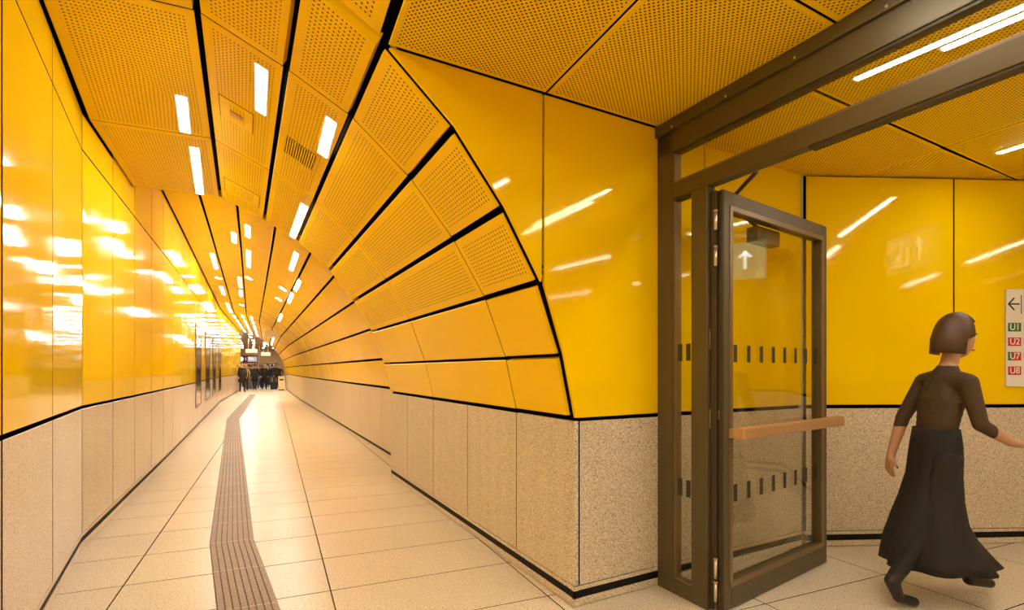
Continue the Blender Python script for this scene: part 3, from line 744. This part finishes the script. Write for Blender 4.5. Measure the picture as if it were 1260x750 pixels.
# ------------------------------------------------------------------ hanging signs in the distance
def nest(c_, p_): c_.location -= p_.location; c_.parent = p_; return c_
def hang(name, label, x0, x1, z0, z1, y, m, ceil, cat='sign', poles=2):
    t = tag(empty(name, ((x0 + x1) / 2, y, z0)), label, cat)
    o = V((0, y, 0))
    box_obj('board', m, t, o, X, Y, Z, (x0, 0, z0), (x1, .15, z1), .01)
    for k in range(poles):
        x = (x0 + x1) / 2 if poles == 1 else lerp(x0 + .2, x1 - .2, k); cyl('pole', 'steel', t, (x, y + .075, z1), (x, y + .075, ceil), .035, seg=8)
    return t
def spx(px, y, py=None):
    p = hit(px, py or 440, (0, y, 0), Y); return p
t = hang('hanging_sign', 'small cream sign hanging from a pole in the far vault', spx(325, 24).x, spx(344, 24).x, spx(330, 24, 415).z, spx(330, 24, 406).z, 24, 'sign_cream', 3.5, poles=1)
yS = 57.0; x0, x1, z0, z1 = spx(292.5, yS).x, spx(317, yS).x, spx(300, yS, 446).z, spx(300, yS, 437).z
t = hang('departure_board', 'black departure board with round clock and blue display over the crowd', x0, x1, z0, z1, yS, 'sign_dark', 3.7)
W_ = x1 - x0; hz = (z0 + z1) / 2
cyl('clock', 'clock_white', t, (x0 + W_ * .15, yS - .01, hz), (x0 + W_ * .15, yS - .04, hz), .23, seg=24)
em = box_obj('red_emblem', 'sign_red', t, V((0, yS, 0)), X, Y, Z, (x0 + W_ * .34, -.03, hz - .22), (x0 + W_ * .46, -.005, hz + .22), 0)
nest(box_obj('emblem_mark', 'white', t, V((0, yS, 0)), X, Y, Z, (x0 + W_ * .375, -.04, hz - .08), (x0 + W_ * .425, -.032, hz + .08), 0), em)
bd = box_obj('blue_display', 'screen_blue', t, V((0, yS, 0)), X, Y, Z, (x0 + W_ * .5, -.03, hz - .25), (x0 + W_ * .97, -.005, hz + .25), 0)
for a, b_, zz in ((.54, .72, .1), (.60, .80, .02), (.56, .84, -.06)): nest(box_obj('text_line', 'clock_white', t, V((0, yS, 0)), X, Y, Z, (x0 + W_ * a, -.04, hz + zz), (x0 + W_ * b_, -.032, hz + zz + .05), 0), bd)
x0, x1, z0, z1 = spx(316.5, yS).x, spx(341, yS).x, spx(300, yS, 452.5).z, spx(300, yS, 447).z
t = hang('hanging_sign', 'long dark sign with white strip right of the departure board', x0, x1, z0, z1, yS - .6, 'sign_dark', 3.7)
box_obj('white_strip', 'white', t, V((0, yS - .6, 0)), X, Y, Z, (x0 + .1, -.03, z0 + .15), (x0 + (x1 - x0) * .45, -.005, z1 - .05), 0)
box_obj('blue_strip', 'screen_blue', t, V((0, yS - .6, 0)), X, Y, Z, (x0 + (x1 - x0) * .62, -.03, z0 + .08), (x1 - .1, -.005, z1 - .05), 0)
for (a, b_, c_, d_, y, lab) in ((302, 317, 429, 434, 46, 'pale hanging sign above the departure board in the far hall'), (321, 333, 433, 437.5, 50, 'pale hanging sign right of the departure board under the hall ceiling')):
    hang('hanging_sign', lab, spx(a, y).x, spx(b_, y).x, spx(a, y, d_).z, spx(a, y, c_).z, y, 'sign_cream', 3.8)

# ------------------------------------------------------------------ people
for nm, col, r in (('skin', (.52, .29, .17), .55), ('hair_brown', (.075, .036, .016), .5), ('hair_dark', (.018, .012, .009), .5), ('hair_fair', (.36, .22, .09), .5), ('cloth_black', (.011, .009, .009), .8),
                   ('cloth_brown', (.060, .034, .018), .8), ('cloth_navy', (.015, .02, .045), .8), ('cloth_grey', (.10, .09, .085), .8), ('cloth_blue', (.07, .12, .22), .8),
                   ('cloth_beige', (.42, .32, .2), .8), ('cloth_red', (.22, .03, .025), .8), ('cloth_olive', (.05, .045, .022), .8), ('leather', (.012, .009, .008), .35),
                   ('eye_white', (.7, .66, .6), .3), ('iris', (.03, .02, .012), .2), ('lip', (.38, .12, .09), .5), ('plastic_grey', (.16, .15, .14), .4)): plain(nm, col, r)
def skin_mesh(name, J, E_, sub, vox=0):
    keys = list(J); idx = {k: i for i, k in enumerate(keys)}
    me = bpy.data.meshes.new(name); me.from_pydata([J[k][0] for k in keys], [(idx[a], idx[b_]) for a, b_ in E_], []); me.update()
    o = bpy.data.objects.new(name, me); C.objects.link(o)
    md = o.modifiers.new('s', 'SKIN'); md.use_smooth_shade = True; md.branch_smoothing = .6
    for k in keys:
        r = J[k][1]; d = me.skin_vertices[0].data[idx[k]]; d.radius = r if isinstance(r, tuple) else (r, r); d.use_root = False
    me.skin_vertices[0].data[idx['pelvis']].use_root = True
    ss = o.modifiers.new('u', 'SUBSURF'); ss.levels = ss.render_levels = sub
    if vox:
        rm = o.modifiers.new('r', 'REMESH'); rm.mode = 'VOXEL'; rm.voxel_size = vox; rm.use_smooth_shade = True
        sm = o.modifiers.new('f', 'SMOOTH'); sm.factor = .5; sm.iterations = 4
    dg = bpy.context.evaluated_depsgraph_get(); r = bpy.data.meshes.new_from_object(o.evaluated_get(dg))
    bpy.data.objects.remove(o); bpy.data.meshes.remove(me)
    return r
def head_bm(c, sc, fwd_tilt=0, seg=20):
    bm = bmesh.new(); bmesh.ops.create_uvsphere(bm, u_segments=seg, v_segments=int(seg * .8), radius=1)
    for v in bm.verts:
        x, y, z = v.co
        jaw = max(0, -z); 
        X_ = x * .096; Y_ = y * .074 * (1 - .28 * jaw * jaw); Z_ = z * .122
        if x < 0: X_ *= 1.04 - .35 * jaw
        if x > 0: X_ *= 1 - .10 * max(0, z) ; X_ -= .006 * (1 if z > .05 and z < .3 and abs(y) > .15 and abs(y) < .6 else 0)
        if x > .6 and abs(y) < .22 and -.35 < z < .12: X_ += .024 * (1 - abs(y) / .22) * (1 - abs(z + .18) / .34)   # nose
        if x > .55 and -.95 < z < -.72: X_ += .010                                                               # chin
        if x > .6 and abs(y) < .35 and -.58 < z < -.42: X_ += .006                                               # lips
        if abs(y) > .90 and abs(x + .05) < .25 and abs(z) < .28: Y_ *= 1.16                                      # ears
        v.co = V((X_, Y_, Z_)) * sc
    M = Matrix.Rotation(fwd_tilt, 4, 'Y'); bmesh.ops.transform(bm, matrix=M, verts=bm.verts)
    bmesh.ops.translate(bm, vec=c, verts=bm.verts)
    for f in bm.faces: f.smooth = True
    return bm
def loft(name, rings, m, parent, seg=24, folds=0, amp=0):
    """rings: (cx, cy, z, rx, ry)"""
    vs, fs = [], []
    for k, (cx, cy, z, rx, ry) in enumerate(rings):
        t = k / (len(rings) - 1)
        for i in range(seg):
            a = 2 * math.pi * i / seg; w = 1 + amp * t * math.cos(folds * a + 1.1 * k * .25)
            vs.append((cx + rx * w * math.cos(a), cy + ry * w * math.sin(a), z))
    for k in range(len(rings) - 1):
        for i in range(seg):
            j = (i + 1) % seg; fs.append((k * seg + i, k * seg + j, (k + 1) * seg + j, (k + 1) * seg + i))
    me = pydata(name, vs, fs)
    for f in me.polygons: f.use_smooth = True
    o = link(name, me, m, parent); md = o.modifiers.new('thick', 'SOLIDIFY'); md.thickness = .006
    return o
def hair(parent, c, sc, m, long=0, tilt=0):
    bm = bmesh.new(); bmesh.ops.create_uvsphere(bm, u_segments=18, v_segments=14, radius=1)
    kill = []
    for v in bm.verts:
        x, y, z = v.co
        if z < -.35 - (0 if x < .1 else 0) or (x > .55 and z < .45) or (x > .25 and z < .0): kill.append(v)
        v.co = V((x * .108 - .008, y * .086, z * .134 + .004)) * sc
        if long and x < .2 and z < .1: v.co.z -= long * (.1 - z) * sc; v.co.x -= .01
    bmesh.ops.delete(bm, geom=kill, context='VERTS')
    bmesh.ops.transform(bm, matrix=Matrix.Rotation(tilt, 4, 'Y'), verts=bm.verts); bmesh.ops.translate(bm, vec=c, verts=bm.verts)
    for f in bm.faces: f.smooth = True
    me = bpy.data.meshes.new('hair'); bm.to_mesh(me); bm.free()
    o = link('hair', me, m, parent); md = o.modifiers.new('thick', 'SOLIDIFY'); md.thickness = .012 * sc; md.offset = 1
    return o
def finish(name, body, hb, parent, mats, rule):
    bm = bmesh.new(); bm.from_mesh(body); 
    tmp = bpy.data.meshes.new('h'); hb.to_mesh(tmp); hb.free(); nb = len(bm.faces); bm.from_mesh(tmp); bpy.data.meshes.remove(tmp)
    me = bpy.data.meshes.new(name); bm.to_mesh(me); bm.free(); bpy.data.meshes.remove(body)
    me.materials.clear()
    for m in mats: me.materials.append(MATS[m])
    for i, f in enumerate(me.polygons): f.material_index = 0 if i >= nb else rule(f.center); f.use_smooth = True
    return link(name, me, None, parent)
def small_person(loc, rz, sc, upper, lower, hairm, label, stride=.0, arm=.0, long=0, bag=None, coat=None, sub=1):
    t = tag(empty('person', loc, rz), label, 'person', 'people in the far crowd'); t.scale = (sc, sc, sc)
    s, a = stride, arm
    J = {'pelvis': ((0, 0, .95), (.12, .15)), 'belly': ((0, 0, 1.08), (.11, .14)), 'chest': ((0, 0, 1.26), (.12, .165)), 'ch2': ((0, 0, 1.38), (.09, .12)), 'neck': ((.01, 0, 1.47), .052), 'nk2': ((.02, 0, 1.55), .05)}
    E_ = [('pelvis', 'belly'), ('belly', 'chest'), ('chest', 'ch2'), ('ch2', 'neck'), ('neck', 'nk2')]
    for n_, sg_ in (('l', 1), ('r', -1)):
        f = s * sg_; b2 = -a * sg_
        J.update({n_ + 'h': ((0, .09 * sg_, .88), .092), n_ + 'k': ((f * .5 + .03 * abs(s), .095 * sg_, .50), .064), n_ + 'a': ((f - .02, .09 * sg_, .09), .043), n_ + 't': ((f + .13, .10 * sg_, .04), .038),
                  n_ + 's': ((0, .17 * sg_, 1.39), .065), n_ + 'e': ((b2 * .6 - .03, .24 * sg_, 1.12), .05), n_ + 'w': ((b2 * 1.2 + .06, .23 * sg_, .90), .036), n_ + 'f': ((b2 * 1.4 + .09, .22 * sg_, .80), .03)})
        E_ += [('pelvis', n_ + 'h'), (n_ + 'h', n_ + 'k'), (n_ + 'k', n_ + 'a'), (n_ + 'a', n_ + 't'), ('ch2', n_ + 's'), (n_ + 's', n_ + 'e'), (n_ + 'e', n_ + 'w'), (n_ + 'w', n_ + 'f')]
    body = skin_mesh('body', J, E_, sub)
    def rule(c):
        if c.z > 1.47: return 0
        if abs(c.y) > .17 and c.z < .90 and c.z > .7: return 0
        if c.z < .12: return 3
        return 1 if c.z > .93 or abs(c.y) > .19 else 2
    finish('body', body, head_bm(V((.03, 0, 1.635)), 1, 0, 14), t, ['skin', upper, lower, 'leather'], rule)
    hair(t, V((.03, 0, 1.645)), 1, hairm, long)
    if coat: loft('coat', [(0, 0, 1.30, .14, .20), (0, 0, 1.10, .145, .19), (0, 0, .95, .155, .20), (0, 0, .60, .20, .22)], coat, t, 14)
    if bag:
        bm = bmesh.new(); frame_box(bm, V((-.22, 0, 1.2)), X, Y, Z, (-.09, -.15, -.22), (.08, .15, .22), .04); me = bpy.data.meshes.new('backpack'); bm.to_mesh(me); bm.free(); link('backpack', me, bag, t)
    return t
def gx(px, y): return hit(px, 470, (0, y, 0), Y).x
crowd = [
    (298.2, 36.5, -1.3, 1.03, 'cloth_black', 'cloth_black', 'hair_dark', 'person in black coat standing nearest at the left wall of the far crowd', .1, .05, 0, None, 'cloth_black'),
    (302.5, 39.5, 1.7, .97, 'cloth_beige', 'cloth_black', 'hair_fair', 'fair-haired person in beige jacket beside the black-coated figure at left', .12, .1, .8, None, None),
    (306.5, 43.5, 1.5, 1.0, 'cloth_black', 'cloth_navy', 'hair_dark', 'person in black jacket behind the grey suitcase in the far crowd', .2, .15, 0, 'cloth_black', None),
    (311.5, 47.0, -1.6, 1.0, 'cloth_olive', 'cloth_grey', 'hair_brown', 'person in olive jacket and grey trousers in the far crowd', .25, .2, 0, None, None),
    (315.5, 42.5, -1.5, .98, 'cloth_grey', 'cloth_blue', 'hair_brown', 'person in grey top and blue jeans mid-crowd', .22, .2, 0, None, None),
    (320.0, 46.0, 1.6, 1.02, 'cloth_red', 'cloth_blue', 'hair_dark', 'person in dark red jacket and jeans mid-crowd', .2, .15, 0, None, None),
    (325.0, 40.5, -1.4, 1.03, 'cloth_black', 'cloth_black', 'hair_dark', 'tall person in long black coat right of the crowd centre', .18, .1, 0, None, 'cloth_black'),
    (329.5, 44.5, -1.7, .95, 'cloth_navy', 'cloth_black', 'hair_fair', 'fair-haired person in navy jacket in the right of the crowd', .15, .1, .6, None, None),
    (334.5, 42.0, 1.4, 1.0, 'cloth_black', 'cloth_grey', 'hair_brown', 'person with black backpack in the right of the crowd', .15, .1, 0, 'cloth_navy', None),
    (340.0, 41.5, -1.2, 1.05, 'cloth_brown', 'cloth_black', 'hair_dark', 'person in brown jacket at the right end of the crowd', .1, .1, 0, None, None),
    (344.0, 46.5, -1.6, 1.02, 'cloth_black', 'cloth_black', 'hair_dark', 'person in black behind the cream bin at the right wall', .1, .1, 0, None, None),
    (300.0, 46.0, 1.5, 1.02, 'cloth_brown', 'cloth_black', 'hair_dark', 'person in brown jacket behind the fair-haired beige figure at left', .2, .1, 0, None, None),
    (313.5, 39.8, 1.5, 1.0, 'cloth_black', 'cloth_black', 'hair_brown', 'brown-haired person all in black in front of the jeans wearers', .22, .15, 0, None, 'cloth_black'),
    (322.5, 44.0, 1.6, 1.0, 'cloth_navy', 'cloth_navy', 'hair_brown', 'person all in navy just left of the tall black coat', .2, .15, 0, 'cloth_black', None),
    (337.5, 47.0, 1.6, 1.0, 'cloth_olive', 'cloth_navy', 'hair_fair', 'fair-haired person in olive jacket behind the dark suitcase', .2, .15, 0, None, None),
    (327.5, 48.0, -1.6, .98, 'cloth_red', 'cloth_black', 'hair_fair', 'fair-haired person in red jacket behind the tall black coat', .2, .15, 0, None, None),
    (309.0, 51.0, 1.5, 1.0, 'cloth_navy', 'cloth_black', 'hair_dark', 'distant person in navy under the departure board', .2, .1, 0, None, None),
    (318.0, 52.0, -1.5, 1.0, 'cloth_grey', 'cloth_black', 'hair_brown', 'distant person in grey under the dark hanging sign', .2, .1, 0, None, None),
    (331.0, 52.0, 1.5, 1.02, 'cloth_brown', 'cloth_navy', 'hair_dark', 'distant person in brown jacket behind the backpack wearer', .2, .1, 0, None, None)]
for px, y, rz, sc, u_, l_, h_, lab, st, ar, lg, bg, ct in crowd:
    small_person((gx(px, y), y, 0), rz, sc, u_, l_, h_, lab, st, ar, lg, bg, ct)
# luggage and bin
def suitcase(x, y, m, label, h=.62):
    t = tag(empty('suitcase', (x, y, 0)), label, 'suitcase'); o = V((x, y, 0))
    box_obj('shell', m, t, o, X, Y, Z, (-.22, -.13, .05), (.22, .13, .05 + h), .04)
    for s in (-.15, .15): cyl('handle_rod', 'steel', t, (x + s * .6, y + .1, .05 + h), (x + s * .6, y + .1, h + .38), .01, seg=8)
    box_obj('grip', 'leather', t, o, X, Y, Z, (-.11, .08, h + .36), (.11, .12, h + .40), .008)
    for sx in (-.17, .17):
        for sy in (-.08, .08): cyl('wheel', 'leather', t, (x + sx - .015, y + sy, .03), (x + sx + .015, y + sy, .03), .03, seg=10)
suitcase(gx(306.5, 41.5), 41.5, 'plastic_grey', 'grey wheeled suitcase standing left in the far crowd')
suitcase(gx(337.0, 40.0), 40.0, 'cloth_navy', 'dark suitcase beside the cream bin in the far crowd', .5)
bx_, by_ = gx(346.3, 39.3), 39.0
t = tag(empty('litter_bin', (bx_, by_, 0)), 'cream litter bin by the right wall of the far crowd', 'bin')
box_obj('body', 'sign_cream', t, V((bx_, by_, 0)), X, Y, Z, (-.2, -.2, .06), (.2, .2, .85), .02); box_obj('lid', 'sign_cream', t, V((bx_, by_, 0)), X, Y, Z, (-.22, -.22, .86), (.22, .22, .93), .02)
box_obj('slot', 'sign_dark', t, V((bx_, by_, 0)), X, Y, Z, (-.12, -.205, .66), (.12, -.199, .76), 0); box_obj('base', 'sign_dark', t, V((bx_, by_, 0)), X, Y, Z, (-.17, -.17, 0), (.17, .17, .06), .005)

# the passer-by in the lobby: striding to the right in a long dark skirt
PXY = hit(1152, 738, (0, 0, 0), Z)
pr = tag(empty('person', (PXY.x, PXY.y, 0), math.atan2(-.36, .93)), 'person in brown top and long black skirt striding past the glass door', 'person')
J = {'pelvis': ((-.01, 0, .88), (.105, .135)), 'belly': ((0, 0, 1.00), (.088, .115)), 'chest': ((.03, 0, 1.17), (.098, .135)), 'ch2': ((.055, 0, 1.29), (.075, .105)), 'neck': ((.075, 0, 1.375), .046), 'nk2': ((.095, 0, 1.45), .046),
     'rh': ((-.02, -.085, .83), .085), 'rk': ((-.10, -.085, .47), .058), 'ra': ((-.34, -.09, .155), .040), 'rb': ((-.30, -.09, .06), .030), 'rt': ((-.21, -.09, .035), .028),
     'lh': ((0, .085, .83), .085), 'lk': ((.17, .085, .47), .058), 'la': ((.29, .09, .085), .040), 'lt': ((.42, .095, .055), .030),
     'rs': ((.055, -.15, 1.28), .052), 're': ((.08, -.20, 1.05), .040), 'rw': ((.27, -.18, .95), .027), 'rp': ((.335, -.175, .935), (.020, .032)),
     'ls': ((.055, .15, 1.28), .052), 'le': ((-.04, .20, 1.06), .040), 'lw': ((-.10, .215, .85), .027), 'lp': ((-.115, .215, .785), (.020, .032))}
E_ = [('pelvis', 'belly'), ('belly', 'chest'), ('chest', 'ch2'), ('ch2', 'neck'), ('neck', 'nk2')]
for a, b_ in (('pelvis', 'rh'), ('rh', 'rk'), ('rk', 'ra'), ('ra', 'rb'), ('rb', 'rt'), ('pelvis', 'lh'), ('lh', 'lk'), ('lk', 'la'), ('la', 'lt'), ('ch2', 'rs'), ('rs', 're'), ('re', 'rw'), ('rw', 'rp'), ('ch2', 'ls'), ('ls', 'le'), ('le', 'lw'), ('lw', 'lp')): E_.append((a, b_))
for n_, p, fw_, dn_ in (('r', V((.335, -.175, .935)), V((1, .05, -.22)), V((-.1, 0, -1))), ('l', V((-.115, .215, .785)), V((-.15, 0, -1)), V((1, 0, -.2)))):
    fw_.normalize(); sd = Y
    for k, (o, L) in enumerate(((-.024, .058), (-.008, .068), (.008, .063), (.023, .050))):
        b0 = p + fw_ * .035 + sd * o; b1 = b0 + (fw_ + dn_ * .25) .normalized() * L * .5; b2 = b1 + (fw_ + dn_ * .8).normalized() * L * .5
        J.update({f'{n_}f{k}0': (tuple(b0), .0095), f'{n_}f{k}1': (tuple(b1), .0085), f'{n_}f{k}2': (tuple(b2), .007)})
        E_ += [(n_ + 'p', f'{n_}f{k}0'), (f'{n_}f{k}0', f'{n_}f{k}1'), (f'{n_}f{k}1', f'{n_}f{k}2')]
    th0 = p + fw_ * .0 + sd * (.034 if n_ == 'r' else -.034); th1 = th0 + (fw_ + dn_ * .3 + sd * (.6 if n_ == 'r' else -.6)).normalized() * .042
    J.update({n_ + 't0': (tuple(th0), .011), n_ + 't1': (tuple(th1), .008)}); E_ += [(n_ + 'p', n_ + 't0'), (n_ + 't0', n_ + 't1')]
def blob_mesh(J, E_, head, vox):
    bm = head
    def rr(k): r_ = J[k][1]; return r_ if isinstance(r_, tuple) else (r_, r_)
    for a, b_ in E_:
        pa, pb_ = V(J[a][0]), V(J[b_][0]); ra, rb = rr(a), rr(b_); L = (pb_ - pa).length
        n_ = max(2, int(L / (min(min(ra), min(rb)) * .4)) + 1)
        for i in range(n_ + 1):
            t = i / n_; rx, ry = lerp(ra[0], rb[0], t), lerp(ra[1], rb[1], t)
            g = bmesh.ops.create_icosphere(bm, subdivisions=2, radius=1)['verts']
            p = pa.lerp(pb_, t); rz = min(rx, ry)
            for v in g: v.co = V((v.co.x * rx + p.x, v.co.y * ry + p.y, v.co.z * rz + p.z))
    me = bpy.data.meshes.new('blob'); bm.to_mesh(me); bm.free()
    o = bpy.data.objects.new('blob', me); C.objects.link(o)
    rm = o.modifiers.new('r', 'REMESH'); rm.mode = 'VOXEL'; rm.voxel_size = vox; rm.use_smooth_shade = True
    sm = o.modifiers.new('f', 'SMOOTH'); sm.factor = .5; sm.iterations = 5
    dg = bpy.context.evaluated_depsgraph_get(); r_ = bpy.data.meshes.new_from_object(o.evaluated_get(dg))
    bpy.data.objects.remove(o); bpy.data.meshes.remove(me); return r_
def rule(c):
    if c.z > 1.375: return 0
    if c.z < .20: return 3
    if c.x > .16 and c.z > .85 and c.y < -.12: return 0
    if c.z < 1.0 and c.y > .16: return 0
    return 1 if c.z > .93 else 2
HC = V((.125, 0, 1.535))
me = blob_mesh(J, E_, head_bm(HC, .98, .10, 32), .0062); me.name = 'body'; me.materials.clear()
for m in ('skin', 'cloth_brown', 'cloth_black', 'leather'): me.materials.append(MATS[m])
for f in me.polygons: f.material_index = rule(f.center); f.use_smooth = True
link('body', me, None, pr)
hair(pr, HC + Z * .008, .99, 'hair_brown', .25, .10)
for s in (-1, 1):
    for nm, m, off, r in (('eye', 'eye_white', (.074, .030 * s, .004), .0125), ('iris', 'iris', (.0825, .031 * s, .004), .0062)):
        bm = bmesh.new(); bmesh.ops.create_uvsphere(bm, u_segments=10, v_segments=8, radius=r); bmesh.ops.translate(bm, vec=HC + V(off), verts=bm.verts); me = bpy.data.meshes.new(nm); bm.to_mesh(me); bm.free(); link(nm, me, m, pr)
    bm = bmesh.new(); frame_box(bm, HC + V((.083, .031 * s, .026)), X, Y, Z, (-.006, -.016, -.003), (.004, .016, .003), .002); me = bpy.data.meshes.new('eyebrow'); bm.to_mesh(me); bm.free(); link('eyebrow', me, 'hair_brown', pr)
bm = bmesh.new(); frame_box(bm, HC + V((.088, 0, -.066)), X, Y, Z, (-.008, -.022, -.006), (.006, .022, .006), .004); me = bpy.data.meshes.new('mouth'); bm.to_mesh(me); bm.free(); link('mouth', me, 'lip', pr)
loft('skirt', [(-.002, 0, 1.01, .094, .122), (-.005, 0, .93, .102, .135), (-.01, 0, .84, .108, .142), (-.018, 0, .74, .11, .145), (-.035, 0, .60, .135, .16), (-.045, 0, .48, .17, .18), (-.03, 0, .36, .225, .20), (.0, 0, .27, .27, .22), (.02, 0, .215, .30, .23)], 'cloth_black', pr, 48, 7, .09)
